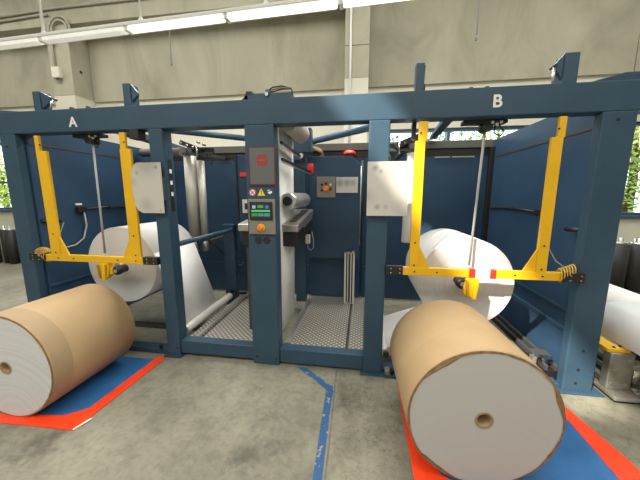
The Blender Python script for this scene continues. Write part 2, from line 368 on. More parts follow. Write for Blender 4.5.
# ================================================================ MACHINE FRAME
F = 2.30           # front plane of the posts
D = .13
fr = thing('press_frame', 'dark blue steel machine frame with a long top beam lettered A and B', 'machine frame', (-.8, F, 0))
bm = MB().box(-3.95, 2.45, F, F + D, 2.110, 2.305).build('top_beam', BLUE, fr, .006)
text_mesh('letter', 'A', .118, SILVER, fr, (-2.575, F - .001, 2.188))
text_mesh('letter', 'B', .118, SILVER, fr, (.928, F - .001, 2.203))
def bolts(parent, pts, y=F, r=.011):
    for x, z in pts:
        MB().tube([(x, y - .004, z), (x, y + .004, z)], r, 10).build('bolt', BLACK, parent)
for x0, x1, pts in ((-3.400, -3.225, [(-3.33, 2.00)]), (-1.845, -1.712, [(-1.735, .09)]), (-.973, -.722, [(-.935, .075), (-.755, .072)]), (.035, .195, []), (1.603, 1.815, [(1.70, 2.055), (1.71, .36), (1.695, .20), (1.690, .085)])):
    po = MB().box(x0, x1, F, F + (.08 if abs(x0 + .9) > 2 else D), .0, 2.112).build('post', BLUE, fr, .010)
    bolts(po, pts)
    MB().box(x0 - .025, x1 + (.02 if x0 < 1 else .07), F - .03, F + D + .02, 0, .014).build('base_plate', BLUE, po, .003) if x0 not in (-.973,) else None
# slots up the inner side of the left inner post
po = [o for o in fr.children if o.name.startswith('post')][1]
sb = MB()
sb.box(-1.713, -1.7095, F + .045, F + .095, 1.40, 1.86)
sb.build('slot_strip', BLACK, po)
sb = MB()
for k in range(3): sb.box(-1.7098, -1.7085, F + .055, F + .085, 1.54 + k * .10, 1.575 + k * .10)
sb.build('slot_marker', WHITE, po)
# front sills
MB().box(-1.712, -.973, F + .02, F + .12, .030, .158).build('front_sill', BLUE, fr, .006)
MB().box(-.722, .035, F + .02, F + .12, .020, .158).build('front_sill', BLUE, fr, .006)
MB().box(-3.225, -1.845, F + .02, F + .12, .0, .055).build('front_sill', BLUE, fr, .005)
MB().box(.195, 1.603, F + .03, F + .16, .0, .045).build('front_sill', BLUE, fr, .005)
MB().box(-3.205, -1.80, 2.80, 2.86, .0, .045).build('floor_rail', DARK, fr, .004)
# side panels: big sheet, folded upper strip, lower strip
YB = 4.15
for x, s in ((-3.22, 1), (1.70, -1)):
    sp = MB().box(x - .02, x + .02, F + .08, YB, .62, 2.05).build('side_panel', BLUE2, fr, .004)
    MB().box(x - .02, x + .02, F + .08, YB, 2.05, 2.215 if s > 0 else 2.26).build('upper_strip', BLUE2, sp, .002)
    MB().box(min(x, x + s * .026), max(x, x + s * .026), F + .08, YB, 2.030, 2.050).build('fold_strip', DARK, sp)
    MB().box(x - .02, x + .02, F + .08, YB, .02, .62).build('lower_strip', BLUE2, sp, .002)
    for z0, z1 in ((.44, .465), (.60, .625)): MB().box(min(x, x + s * .032), max(x, x + s * .032), F + .08, YB, z0, z1).build('rib', BLUE, sp)
    MB().tube([(x + s * .012, F + .10, 1.285), (x + s * .07, F + .11, 1.285), (x + s * .07, F + .24, 1.278)], .018, 10).build('bar_handle', BLACK, sp)
# rear panels, top rail, corner posts
for x0, x1 in ((-3.06, -1.71), (-1.70, -.01), (0, 1.63)):
    rp = MB().box(x0, x1, YB, YB + .03, .50, 2.06).build('rear_panel', BLUE2, fr, .004)
    MB().box(x0, x1, YB - .01, YB + .03, .02, .495).build('rear_skirt', BLUE2, rp, .004)
MB().box(-3.2, 1.72, YB + .03, YB + .045, .02, 2.2).build('gap_blackout_sheet', BLACK, fr)  # black sheet added so no daylight shows through the panel gaps
MB().box(-3.2, 1.72, YB - .02, YB + .08, 2.165, 2.265).build('rear_rail', RAIL, fr, .006)
MB().box(-3.2, 1.72, YB + .01, YB + .05, 2.06, 2.165).build('rear_rail', BLACK, fr)
MB().box(.95, 1.14, YB - .012, YB, 2.045, 2.06).build('rail_slot', ALU, fr); MB().box(1.17, 1.45, YB - .012, YB, 2.045, 2.06).build('rail_slot', ALU, fr)
for x in (-3.16, 1.63): MB().box(x - .0, x + .12 if x > 0 else x + .1, YB - .06, YB + .06, 0, 2.165).build('corner_post', BLACK if x > 0 else DARK, fr, .005)
# tie tubes overhead
MB().tube([(-2.35, 2.78, 2.255), (-1.42, 3.62, 2.255)], .035, 14).build('tie_tube', BLUE, fr)
MB().tube([(-.80, 4.0, 2.255), (.22, 3.04, 2.255)], .038, 14).build('tie_tube', BLUEB, fr)
MB().bar((.665, F + D, 2.165), (.90, 4.13, 2.30), .08, .04).build('tie_bar', BLUE, fr, .004)
MB().bar((-2.40, F + D, 2.19), (-2.72, 4.13, 2.22), .10, .07).build('tie_bar', BLUE, fr, .004)
MB().box(-2.02, -1.93, F - .01, F + .08, 2.03, 2.11).build('stop_block', BLACK, fr, .003)
MB().box(.37, .40, F + .1, F + .16, 1.98, 2.11).build('stop_block', BLACK, fr, .003)
# rear centre tower
MB().box(-1.655, -1.02, 3.62, 3.74, .92, 2.06).build('tower_panel', BLUE2, fr, .005)
MB().box(-1.665, -1.645, 3.60, 3.62, 1.2, 2.06).build('tower_edge', BLACK, fr)
MB().box(-.845, -.715, 3.50, 3.60, .15, 1.98).build('tower_post', BLUE, fr, .005)
MB().box(-.95, -.622, 3.42, 3.55, 2.05, 2.33).build('tower_head', BLUE, fr, .006)
MB().box(-.90, -.72, 3.42, 3.60, 1.96, 2.05).build('tower_bracket', BLUE, fr, .004)

# beam-top brackets (each its own thing)
def gusset_bracket(x0, x1, zt, tip, zbase, label, strut=None):
    t = thing('gusset_bracket', label, 'bracket', ((x0 + x1) / 2, F + .05, 2.305), 'brackets on the top beam')
    MB().box(x0, x1, F + .01, F + .11, 2.305, zt).build('upright_plate', BLUE, t, .004)
    e = x1 if tip[0] > x1 else x0
    MB().prism([(e, zt - .004), (tip[0], tip[1] + .012), (tip[0], tip[1] - .012), (e, zbase)], 'Y', F + .02, F + .05).build('gusset', BLUE, t, .002)
    if strut:
        MB().tube([(tip[0], F + .03, tip[1]), (tip[0] - .03 * max(strut, 0), F + .03, 2.305)], .010, 10).build('strut', CHROME if strut > 0 else ALU, t)
        MB().tube([(tip[0], F + .015, tip[1]), (tip[0], F + .07, tip[1])], .011, 10).build('strut_pin', BLACK, t)
    return t
gusset_bracket(-2.975, -2.90, 2.470, (-2.795, 2.405), 2.32, 'blue gusset bracket with a strut on the beam left of letter A', 1)
gusset_bracket(-2.055, -1.985, 2.488, (-1.93, 2.405), 2.34, 'small blue gusset bracket without strut on the beam right of letter A')
gusset_bracket(1.335, 1.425, 2.50, (1.285, 2.425), 2.335, 'large blue gusset bracket with a strut on the beam right of letter B', -1)
t = thing('stop_post', 'plain dark upright plate standing on the beam above the left yellow upright of bay B', 'bracket', (.395, F + .05, 2.305))
MB().box(.365, .425, F + .02, F + .09, 2.305, 2.500).build('upright_plate', BLUE, t, .004); MB().tube([(.43, F + .05, 2.49), (.425, F + .05, 2.36), (.435, F + .05, 2.32)], .006, 8).build('rod', BLACK, t)
MB().box(.423, .437, F + .035, F + .065, 2.325, 2.36).build('clip', BLACK, t)
t = thing('top_actuator', 'flat blue actuator with loose cables on the beam above the control post', 'actuator', (-.8, F + .06, 2.305))
MB().box(-.97, -.575, F + .02, F + .14, 2.305, 2.348).build('housing', BLUE, t, .004)
MB().prism([(-1.0, 2.305), (-.94, 2.35), (-.94, 2.305)], 'Y', F + .02, F + .14).build('wedge', BLUE, t)
MB().box(-.955, -.905, F + .02, F + .12, 2.348, 2.372).build('sensor_block', BLACK, t, .002)
MB().tube([(-.775, F + .03, 2.335), (-.775, F + .03, 2.375)], .022, 12).build('valve', BLUEB, t); MB().tube([(-.775, F + .005, 2.34), (-.775, F + .03, 2.34)], .014, 10).build('fitting', ALU, t)
for k in range(3):
    MB().tube([(-.77, F + .03 + .02 * k, 2.37), (-.73, F + .03 + .02 * k, 2.395 - .008 * k), (-.66, F + .04, 2.405 - .012 * k), (-.58, F + .05, 2.385), (-.575, F + .05, 2.34)], .006, 6).build('cable', (BLACK, COREM, BLACK)[k], t)
for x, lab in ((-2.62, 'left of'), (-2.45, 'right of')):
    solo(MB().tube([(x, F + .05, 2.305), (x, F + .05, 2.328)], .020, 10).build('bolt_cap', BLACK, None), f'small black bolt cap on top of the beam just {lab} letter A', 'bolt')
for x, lab in ((.76, 'further left of'), (.87, 'nearest to')):
    solo(MB().tube([(x, F + .05, 2.305), (x, F + .05, 2.322)], .016, 10).build('bolt_cap', BLACK, None), f'small black bolt cap on the beam, the one {lab} letter B', 'bolt')
def end_arm(x0, x1, x2, z, label):
    solo(MB().prism([(x0, 2.305), (x2, 2.305), (x2, z), (x1, z)] if x2 > x0 else [(x0, 2.305), (x1, z), (x2, z), (x2, 2.305)], 'Y', F + .06, F + .2).build('end_arm', BLUE, None, .005), label, 'arm')
end_arm(1.47, 1.75, 2.4, 2.375, 'dark sloping arm on the right end of the top beam')
end_arm(-3.0, -3.5, -3.9, 2.35, 'dark sloping arm on the left end of the top beam')

# ================================================================ PLATFORMS
def platform(x0, x1, xg, label):
    t = thing('tread_platform', label, 'platform', ((x0 + x1) / 2, F + .12, 0), 'steel tread platforms')
    MB().box(x0, x1, F + .12, 3.755, .06, .138).build('platform_base', DARK, t)
    a = MB(); 
    for u, v in ((x0, xg - .012), (xg + .012, x1)): a.box(u + .004, v, F + .125, 3.755, .138, .150)
    a.build('tread_plate', TREAD, t, .002)
    return t
p1 = platform(-1.69, -.975, -1.56, 'steel tread platform left of the control post')
p2 = platform(-.720, .03, -.12, 'steel tread platform right of the control post')
MB().box(-.700, -.655, F + .125, 3.55, .150, .165).build('edge_strip', ALU, p2)
MB().box(-1.62, -1.585, F + .125, 3.55, .150, .158).build('edge_strip', ALU, p1)

# ================================================================ PAPER ROLLS
def near_roll(c, r, L, label, face, rotz, seam, torn, kf):
    t = thing('paper_roll', label, 'paper roll', (c[0], c[1], 0), 'wrapped rolls on the floor')
    x, y = c; z = r; n = 96
    MB().lathe((x, y, z), [(.046, .0), (r - .006, .0), (r - .006, L), (.046, L)], n=n).build('paper', face, t)
    ph = [random.uniform(0, 6.28) for _ in range(6)]
    nz = [random.uniform(-1, 1) for _ in range(n)]
    def jag(i, k, rr, tt):
        a = 2 * math.pi * k / n
        w = .006 * math.sin(5 * a + ph[0]) + .004 * math.sin(13 * a + ph[1]) + .004 * nz[k]
        if i == 0: return rr - .004 - max(0, w * .8), tt - .001
        if i in (1,): return rr, tt + w * .3
        return rr, tt
    MB().lathe((x, y, z), [(r - .006, -.0015), (r, .008), (r, seam), (r + .001, seam + .004), (r + .001, L), (r - .02, L + .003)], n=n, jag=jag).build('kraft_wrapper', KRAFT, t)
    MB().lathe((x, y, z), [(r - .0075, -.0025), (r - .0005, -.001), (r - .0005, .004)], n=n, jag=lambda i, k, rr, tt: (rr - (max(0, torn * math.sin(2 * 6.283 * k / n + ph[2]) * math.sin(5 * 6.283 * k / n + ph[3])) + torn * .25 * abs(nz[k]) if i == 0 else 0), tt)).build('torn_edge', KRAFTD, t)
    MB().lathe((x, y, z), [(.038, L - .002), (.038, -.004), (.0465, -.004), (.0465, .01)], n=40).build('core', COREM, t)
    MB().tube([(x, y + .12, z), (x, y + .13, z)], .039, 24).build('core_dark_disc', HOLE, t)  # dark disc closing the hollow core a short way in
    MB().lathe((x, y, z), [(r + .0012, .010), (r + .0022, seam - .002), (r + .0005, seam)], n=n, jag=lambda i, k, rr, tt: (rr, tt + .006 * math.sin(6 * math.pi * k / n + ph[4]) + .002 * nz[k])).build('wrapper_overlap', kf, t)
    t.rotation_euler = (0, 0, rotz)
    return t
near_roll((.652, 1.42), .389, .70, 'large brown kraft wrapped paper roll with smooth grey end, on the mat before bay B', FACE1, R(2.2), .24, .020, KRAFT)
near_roll((-2.40, 1.44), .376, .70, 'brown kraft wrapped paper roll with ringed white end, on the mat before bay A', FACE2, R(0), .14, .004, KRAFT2)
def web_roll(x, y, z, r, L, label, face):
    t = thing('mounted_paper_roll', label, 'paper roll', (x, y, z), 'unwrapped rolls hanging in the bays')
    MB().lathe((x, y, z), [(.046, 0), (r, 0), (r, L), (.046, L)], n=96).build('paper', face, t)
    MB().lathe((x, y, z), [(.038, L), (.038, -.003), (.0465, -.003), (.0465, .01)], n=40).build('core', COREM, t)
    MB().tube([(x, y - .05, z), (x, y + L + .55, z)], .037, 20).build('shaft', STEEL, t)
    return t
LW = (-2.41, 2.47, .845, .388); RW = (.865, 2.45, .815, .382)
web_roll(*LW, .70, 'unwrapped white paper roll mounted in bay A, under letter A', rings('soft ringed roll end', (.60, .59, .585), .06))
web_roll(*RW, .70, 'unwrapped white paper roll mounted in bay B, under letter B', rings('faint ringed roll end', (.62, .60, .595), .09))
def sheet(name, poly, y0, y1, label, m=PAPER, th=.002):
    """thin paper web following a path in the X-Z plane, spanning y0..y1"""
    b = MB(); n = len(poly)
    vs = [(x, y, z) for x, z in poly for y in (y0, y1)]
    b.add(vs, [(2 * i, 2 * i + 1, 2 * i + 3, 2 * i + 2) for i in range(n - 1)], True)
    o = b.build(name, m, None, loc=(poly[-1][0], (y0 + y1) / 2, poly[-1][1]))
    so = o.modifiers.new('solid', 'SOLIDIFY'); so.thickness = th
    return solo(o, label, 'paper web')
def tangent(cx, cz, r, px, pz, side):
    d = Vector((px - cx, pz - cz)); L = d.length; a = math.acos(r / L); b = math.atan2(d.y, d.x) + side * a
    return cx + r * math.cos(b), cz + r * math.sin(b)
tx, tz = tangent(LW[0], LW[2], LW[3] + .002, -1.785, .235, 1)
sheet('paper_web', [(tx, tz), (-1.785, .235)], 2.48, 3.16, 'white paper web running down from the roll in bay A to the floor roller')
tx, tz = tangent(RW[0], RW[2], RW[3] + .002, .25, .16, 1)
sheet('paper_web', [(tx, tz), (.25, .16)], 2.48, 3.16, 'white paper web sloping down left from the roll in bay B')
sheet('paper_web', [(-.760, 2.20), (-.760, 1.0), (-.765, .19)], 2.56, 3.10, 'white paper web hanging straight down behind the control post')
def roller(x, y0, y1, z, r, m, label, name='guide_roller', end=None):
    t = thing(name, label, 'roller', (x, (y0 + y1) / 2, z - r))
    MB().lathe((x, 0, z), [(r * .55, y0), (r * .92, y0), (r, y0 + .012), (r, y1 - .012), (r * .92, y1), (r * .55, y1)], n=32).build('sleeve', m, t)
    MB().tube([(x, y0 - .03, z), (x, y1 + .03, z)], r * .56, 16).build('shaft', end or DARK, t)
    return t
roller(-1.755, 2.46, 3.45, .195, .045, PALE, 'silver guide roller on the floor beside the left tread platform')
roller(.245, 2.48, 3.3, .105, .045, PALE, 'silver guide roller at the foot of the sloping web in bay B')
roller(-.675, 2.56, 3.12, 2.195, .095, TAN, 'pale roller right under the top beam behind the control post')
roller(-.695, 2.60, 3.35, 1.492, .078, PALECH, 'polished steel roller above the table beside the control post', end=BLACK)
for a, b, lab in (((-.706, 2.45, 1.995), (-.70, 3.16, 1.972), 'upper'), ((-.700, 2.45, 1.855), (-.625, 3.38, 1.815), 'lower')):
    t = thing('guide_rod', f'{lab} of two dark guide rods right of the control post logo panel', 'rod', a, 'guide rods')
    MB().bar(a, b, .020, .022).build('rod_bar', BLACK, t)
    MB().bar((a[0] + .004, a[1], a[2] - .024), (b[0] + .004, b[1], b[2] - .024), .012, .012).build('slide_rail', ALU, t)
t = thing('pressure_gauge', 'round pressure dial on the blue tower post right of the hanging web', 'gauge', (-.66, 3.3, 1.93))
MB().tube([(-.70, 3.22, 1.985), (-.70, 3.26, 1.985)], .033, 20).build('case', DARK, t); MB().tube([(-.70, 3.217, 1.985), (-.70, 3.221, 1.985)], .026, 20).build('dial', WHITE, t)
MB().tube([(-.70, 3.26, 1.985), (-.73, 3.33, 1.975), (-.76, 3.50, 1.96)], .009, 8).build('stem', ALU, t)

# ================================================================ TABLE
t = thing('splice_table', 'grey steel splice table with dark underside behind the control post', 'table', (-.9, 3.0, 1.1))
def slope(y): return 1.268 + (y - 2.60) * .128
def tilt(x0, x1, y0, y1, a, b): 
    vs = [(x, y, slope(y) + d) for d in (a, b) for x, y in ((x0, y0), (x1, y0), (x1, y1), (x0, y1))]
    return MB().add(vs, [(3, 2, 1, 0), (4, 5, 6, 7), (0, 1, 5, 4), (1, 2, 6, 5), (2, 3, 7, 6), (3, 0, 4, 7)])
tilt(-1.205, -.60, 2.60, 3.44, -.07, 0).build('table_top', STEEL, t, .006)
tilt(-.72, -.645, 2.72, 3.38, .0005, .003).build('inlay_strip', DARK, t)
tilt(-1.18, -.615, 2.63, 3.42, -.22, -.071).build('under_frame', BLACK, t, .005)
tilt(-.614, -.602, 2.9, 3.40, -.10, -.085).build('side_slot', ALU, t)
for x in (-1.13, -.80): MB().box(x - .02, x + .02, 2.66, 2.72, .151, 1.06).build('leg', DARK, t)
t = thing('junction_box', 'small white junction box with a looped cable under the table end', 'junction box', (-.67, 3.42, .95))
MB().box(-.695, -.640, 3.40, 3.45, .95, 1.06).build('box_body', CREAM, t, .004)
MB().tube([(-.67, 3.42, .955), (-.665, 3.41, .90), (-.63, 3.41, .865), (-.595, 3.42, .90), (-.60, 3.44, 1.0), (-.63, 3.5, 1.09)], .005, 8).build('cable', GREYW, t)

# ================================================================ CONTROL POST FITTINGS
t = thing('logo_panel', 'grey panel with maroon border and red blurred logo high on the control post', 'panel', (-.822, F, 1.62))
MB().box(-.940, -.708, F - .012, F, 1.625, 1.940).build('border', MAROON, t, .002)
MB().box(-.928, -.720, F - .015, F - .011, 1.638, 1.928).build('face', GREYP, t)
MB().prism([(-.868, 1.80), (-.852, 1.784), (-.796, 1.784), (-.780, 1.80), (-.780, 1.858), (-.796, 1.874), (-.852, 1.874), (-.868, 1.858)], 'Y', F - .0165, F - .0145).build('logo', LOGO, t, 0)
MB().box(-.850, -.798, F - .0172, F - .0165, 1.822, 1.836).build('logo_mark', GREYP, t)
def sticker(x, kind, label):
    t = thing('safety_sticker', label, 'sticker', (x, F, 1.54), 'safety stickers on the control post')
    z = 1.570; y = F
    if kind == 'tri':
        MB().prism([(x - .034, z - .028), (x + .034, z - .028), (x, z + .034)], 'Y', y - .002, y).build('triangle', MUST, t)
        MB().prism([(x - .004, z + .014), (x + .004, z + .014), (x + .0025, z - .006), (x - .0025, z - .006)], 'Y', y - .003, y - .002).build('exclamation_mark', BLACK, t)
        MB().tube([(x, y - .003, z - .016), (x, y - .002, z - .016)], .0042, 10).build('exclamation_dot', BLACK, t)
    else:
        MB().tube([(x, y - .002, z), (x, y, z)], .031, 28).build('disc', WHITE if kind == 'no' else mat('blue print', (.02, .05, .12), .5), t)
        if kind == 'no':
            MB().lathe((x, y - .003, z), [(.023, 0), (.031, 0), (.031, .001), (.023, .001)], n=28).build('ring', mat('red print', (.5, .08, .08), .5), t)
            MB().bar((x - .018, y - .0028, z + .018), (x + .018, y - .0028, z - .018), .002, .007).build('slash', RED, t)
            MB().bar((x - .012, y - .0024, z - .012), (x + .008, y - .0024, z + .008), .001, .008).build('hand', BLACK, t)
        else:
            MB().prism([(x - .02, z - .004), (x - .008, z + .006), (x + .016, z + .012), (x + .022, z), (x + .004, z - .014)], 'Y', y - .003, y - .002).build('hand', WHITE, t)
            MB().bar((x - .02, y - .0028, z + .014), (x + .002, y - .0028, z + .02), .001, .006).build('finger', WHITE, t)
sticker(-.919, 'no', 'round red and white prohibition sticker on the control post')
sticker(-.842, 'tri', 'yellow warning triangle sticker on the control post')
sticker(-.768, 'blue', 'round dark and white hand sticker on the control post')
t = thing('control_panel', 'grey control panel with lit touchscreen and emergency stop on the middle post', 'control panel', (-.837, F, 1.21))
MB().box(-.955, -.722, F - .02, F, 1.218, 1.515).build('panel_plate', GREYS, t, .004)
sc = MB().box(-.940, -.742, F - .032, F - .02, 1.340, 1.492).build('touchscreen', BLACK, t, .004)
def scr(name, x0, x1, z0, z1, col, e=1.): MB().box(x0, x1, F - .0335, F - .0318, z0, z1).build(name, mat(name + ' glow', tuple(c * .3 for c in col), .4, emit=col, estr=e), sc)
scr('display', -.924, -.757, 1.357, 1.478, (.01, .03, .03), .6)
sc2 = sc
def scr2(name, x0, x1, z0, z1, col, e=.8): MB().box(x0, x1, F - .0345, F - .0332, z0, z1).build(name, mat(name + ' glow', tuple(c * .3 for c in col), .4, emit=col, estr=e), sc)
scr2('status_bar', -.922, -.760, 1.410, 1.424, (.10, .55, .12)); scr2('title', -.867, -.818, 1.442, 1.465, (.08, .32, .06))
scr2('round_icon', -.913, -.885, 1.437, 1.463, (.40, .40, .62)); scr2('round_icon', -.800, -.772, 1.437, 1.463, (.10, .12, .5))
for k in range(3): scr2('key', -.922 + .055 * k, -.872 + .055 * k, 1.372, 1.398, ((.05, .24, .08), (.05, .25, .22), (.06, .24, .30))[k])
es = MB().tube([(-.845, F - .02, 1.275), (-.845, F - .028, 1.275)], .034, 24).build('emergency_stop', MUST, t)
MB().lathe((-.845, F - .062, 1.275), [(.0, -.002), (.018, 0), (.027, .008), (.029, .016), (.018, .02), (.016, .036)], n=24).build('button', ORBTN, es)
for x in (-.880, -.806):
    solo(MB().lathe((x, F - .004, 1.163), [(0, .0), (.026, .0), (.033, .002), (.033, .004)], n=28).build('hole_disc', BLACK, None), f'round black disc for a hole below the control panel, {"left" if x < -.85 else "right"} one of two', 'cap', 'black hole discs under the control panel')  # black discs standing in for two dark holes in the post

# ================================================================ CABINET
t = thing('electrical_cabinet', 'blue electrical cabinet with cut corner behind the right tread platform', 'cabinet', (-.37, 3.62, .70))
X0, X1 = -.700, -.035
MB().prism([(X0, .73), (X1, .73), (X1, 1.925), (X1 - .12, 2.025), (X0, 2.025)], 'Y', 3.61, 3.95).build('body', BLUE2, t, .006)
MB().box(X0, X1, 3.76, 3.94, .0, .74).build('plinth', BLUE2, t, .004)
sw = MB().box(-.580, -.345, 3.585, 3.61, 1.515, 1.775).build('switch_plate', GREYS, t, .004)
MB().tube([(-.46, 3.585, 1.63), (-.46, 3.56, 1.63)], .036, 20).build('rotary_switch', ORBTN, sw)
for x, z, m in ((-.515, 1.675, BLACK), (-.515, 1.605, BLACK), (-.405, 1.675, CREAM), (-.405, 1.625, BLACK), (-.46, 1.69, BLACK)):
    MB().tube([(x, 3.585, z), (x, 3.572, z)], .015, 12).build('push_button', m, sw)
lb = MB().box(-.335, -.065, 3.60, 3.61, 1.575, 1.768).build('label_plate', smudge('blurred cabinet label', (.62, .60, .60), [(.08, 1.00, .09, .75), (.17, 1.00, .08, .7), (.24, 1.00, .07, .6)], (.20, .20, .19)), t)
MB().tube([(X1 + .02, 3.66, 1.97), (X1 + .02, 3.66, .95)], .014, 10).build('edge_cable', BLACK, t)
MB().tube([(X1 + .005, 3.64, 1.90), (X1 + .005, 3.64, .90)], .008, 8).build('edge_seal', ALU, t)
solo(MB().lathe((-.625, 3.40, 1.80), [(0, 0), (.03, 0), (.036, .01), (.036, .10), (.03, .115), (0, .115)], 'Z', 20).build('handwheel_knob', RED, None), 'red knob at the end of the guide rods, left of the cabinet top', 'knob')
solo(MB().lathe((-.195, 4.02, 2.085), [(0, 0), (.085, 0), (.085, .03), (.06, .06), (0, .07)], 'Z', 24).build('alarm_beacon', RED, None), 'red flat beacon on the back rail above the cabinet corner', 'beacon')
solo(MB().box(-1.60, -1.485, 3.585, 3.62, 1.785, 1.838).build('red_tag', RED, None, .006), 'red tag on the blue panel left of the control post logo', 'tag')
t = thing('socket_box', 'white socket box on the blue panel left of the touchscreen', 'socket', (-1.44, 3.6, 1.33))
MB().box(-1.58, -1.45, 3.58, 3.62, 1.31, 1.49).build('box_body', CREAM, t, .004); MB().box(-1.545, -1.50, 3.575, 3.581, 1.36, 1.44).build('socket_face', DARK, t)
t = thing('cable_bundle', 'loose copper and white cables arching over the cabinet top', 'cables', (-.55, 3.7, 2.025))
for k in range(4):
    MB().tube([(-.68 - .01 * k, 3.60, 2.08 + .012 * k), (-.63, 3.64, 2.15 - .01 * k), (-.55 + .015 * k, 3.68, 2.13 - .02 * k), (-.50 - .02 * k, 3.70, 2.03)], .008, 8).build('cable', (COPPER, CREAM, COPPER, COPPER)[k], t)
t = thing('profile_column', 'slotted aluminium profile column standing at the back of the right tread platform', 'column', (-.15, 3.66, .15))
b = MB(); x0, x1, y0, y1 = -.215, -.085, 3.52, 3.585; b.box(x0, x1, y0 + .012, y1, .15, .815)
for u, v in ((x0, x0 + .022), (x0 + .040, x0 + .052), (x1 - .052, x1 - .040), (x1 - .022, x1)): b.box(u, v, y0, y0 + .012, .15, .815)
b.build('profile', PALE, t, .002); MB().box(x0 + .02, x1 - .02, y0 + .008, y0 + .0125, .16, .81).build('slot', DARK, t); MB().box(x0 - .002, x1 + .002, y0 - .002, y1, .815, .825).build('end_cap', STEEL, t)
for k in range(4): MB().tube([(x0 + .02 + .03 * k, 3.55, .825), (x0 + .02 + .03 * k, 3.55, .842)], .011, 8).build('screw', CHROME if k % 2 else DARK, t)
# handrail
t = thing('handrail', 'blue handrail tube from the left inner post to a short post at the back', 'handrail', (-1.85, 3.65, 0))
MB().box(-1.90, -1.74, 3.62, 3.72, .0, 1.15).build('rail_post', BLUE, t, .006)
MB().tube([(-1.735, F + D, 1.085), (-1.735, 3.55, 1.085), (-1.78, 3.62, 1.085)], .026, 14).build('rail_tube', BLUE, t)
MB().tube([(-1.82, 3.618, .20), (-1.70, 3.62, .18), (-1.62, 3.7, .152)], .018, 10).build('hose', BLACK, t)

# ================================================================ UPRIGHT TUBES
def utube(x0, x1, y, z0, z1, r, m, label):
    t = thing('upright_tube', label, 'tube', (x1, y, z0), 'upright metal tubes in the bays')
    MB().lathe((0, 0, 0), [(r * .4, z0), (r, z0 + .006), (r, z1 - .006), (r * .4, z1)], 'Z', 28).build('tube_body', m, t)
    o = t.children[0]; me = o.data
    for v in me.vertices:
        z = v.co.z + z0; k = (z - z0) / (z1 - z0); v.co.x += (x1 + (x0 - x1) * k) + t['_o'][0] * 0; v.co.y += y
    return t
utube(-2.235, -2.235, 3.5, .98, 2.05, .078, SATIN, 'wider left tube of the pair of upright metal tubes in bay A')
utube(-2.09, -2.09, 3.5, .98, 1.99, .047, SATIN, 'slimmer right tube of the pair of upright metal tubes in bay A')
utube(.52, .50, 3.25, 1.02, 2.0, .062, WHITE, 'pale upright tube behind the left yellow upright of bay B')
def arm(x, y, z, sx, label, rail):
    t = thing('tube_bracket', label, 'bracket', (x, y, z), 'dark clamp brackets over the upright tubes')
    MB().bar((x - .16 * sx, y - .05, z + .12), (x + .10 * sx, y - .02, z + .02), .07, .055).build('arm', BLACK, t, .004)
    MB().bar((x - .05 * sx, y, z + .03), (x + .20 * sx, y + .1, z + .03), .06, .07).build('clamp', BLACK, t, .004)
    MB().box(x - .18, x + .22, y - .02, y + .02, z - .025, z).build('crossbar', DARK, t)
    MB().bar((x, y, z - .012), (x + .02, rail, z + .02), .05, .05).build('wall_arm', DARK, t)
    for k in range(5):
        MB().tube([(x - .14 * sx + .075 * k * sx, y - .09, z + .11 - .03 * (k % 3)), (x - .14 * sx + .075 * k * sx, y - .045, z + .11 - .03 * (k % 3))], .014, 8).build('clamp_screw', CHROME, t)
    MB().tube([(x + .06 * sx, y - .07, z + .06), (x + .06 * sx, y - .07, z - .06)], .010, 8).build('pin', CHROME, t)
    MB().tube([(x + .16 * sx, y, z - .02), (x + .13 * sx, y, z - .11), (x + .20 * sx, y, z - .15), (x + .24 * sx, y, z - .04)], .006, 8).build('hose', BLACK, t)
arm(-2.10, 3.42, 2.075, 1, 'dark clamp bracket holding the pair of upright metal tubes in bay A', YB - .02)
arm(.42, 3.2, 2.03, -1, 'dark clamp bracket over the pale upright tube in bay B', YB - .02)
solo(MB().tube([(-3.12, 3.75, 2.14), (-2.34, 3.5, 2.10)], .055, 16).build('cross_tube', RAIL, None), 'olive grey tube reaching from the left side panel to the tube bracket', 'tube')
t = thing('tube_clamp', 'steel clamp block under the pair of upright tubes in bay A', 'clamp', (-2.1, 3.5, .8))
MB().box(-2.33, -2.03, 3.44, 3.56, .955, .98).build('clamp_bar', DARK, t)
for x in (-2.235, -2.09): MB().tube([(x, 3.5, .80), (x, 3.5, .955)], .045, 16).build('cup', STEEL, t)
MB().bar((-2.12, 3.5, .90), (-2.12, YB, .90), .05, .05).build('wall_arm', DARK, t)
solo(MB().tube([(-2.0, 3.5, .93), (-1.95, 3.6, .80), (-1.90, 3.8, .60), (-1.78, 3.9, .50), (-1.62, 3.85, .62), (-1.55, 3.8, .95)], .011, 8).build('air_hose', BLACK, None), 'black air hose looping behind the handrail post', 'hose')
solo(MB().tube([(-2.58, 4.1, 2.05), (-2.60, 4.1, 1.6), (-2.66, 4.11, 1.15), (-2.66, 4.12, 1.0)], .012, 8).build('drop_cable', BLACK, None), 'black cable dropping down the rear panel left of the paired tubes', 'cable')

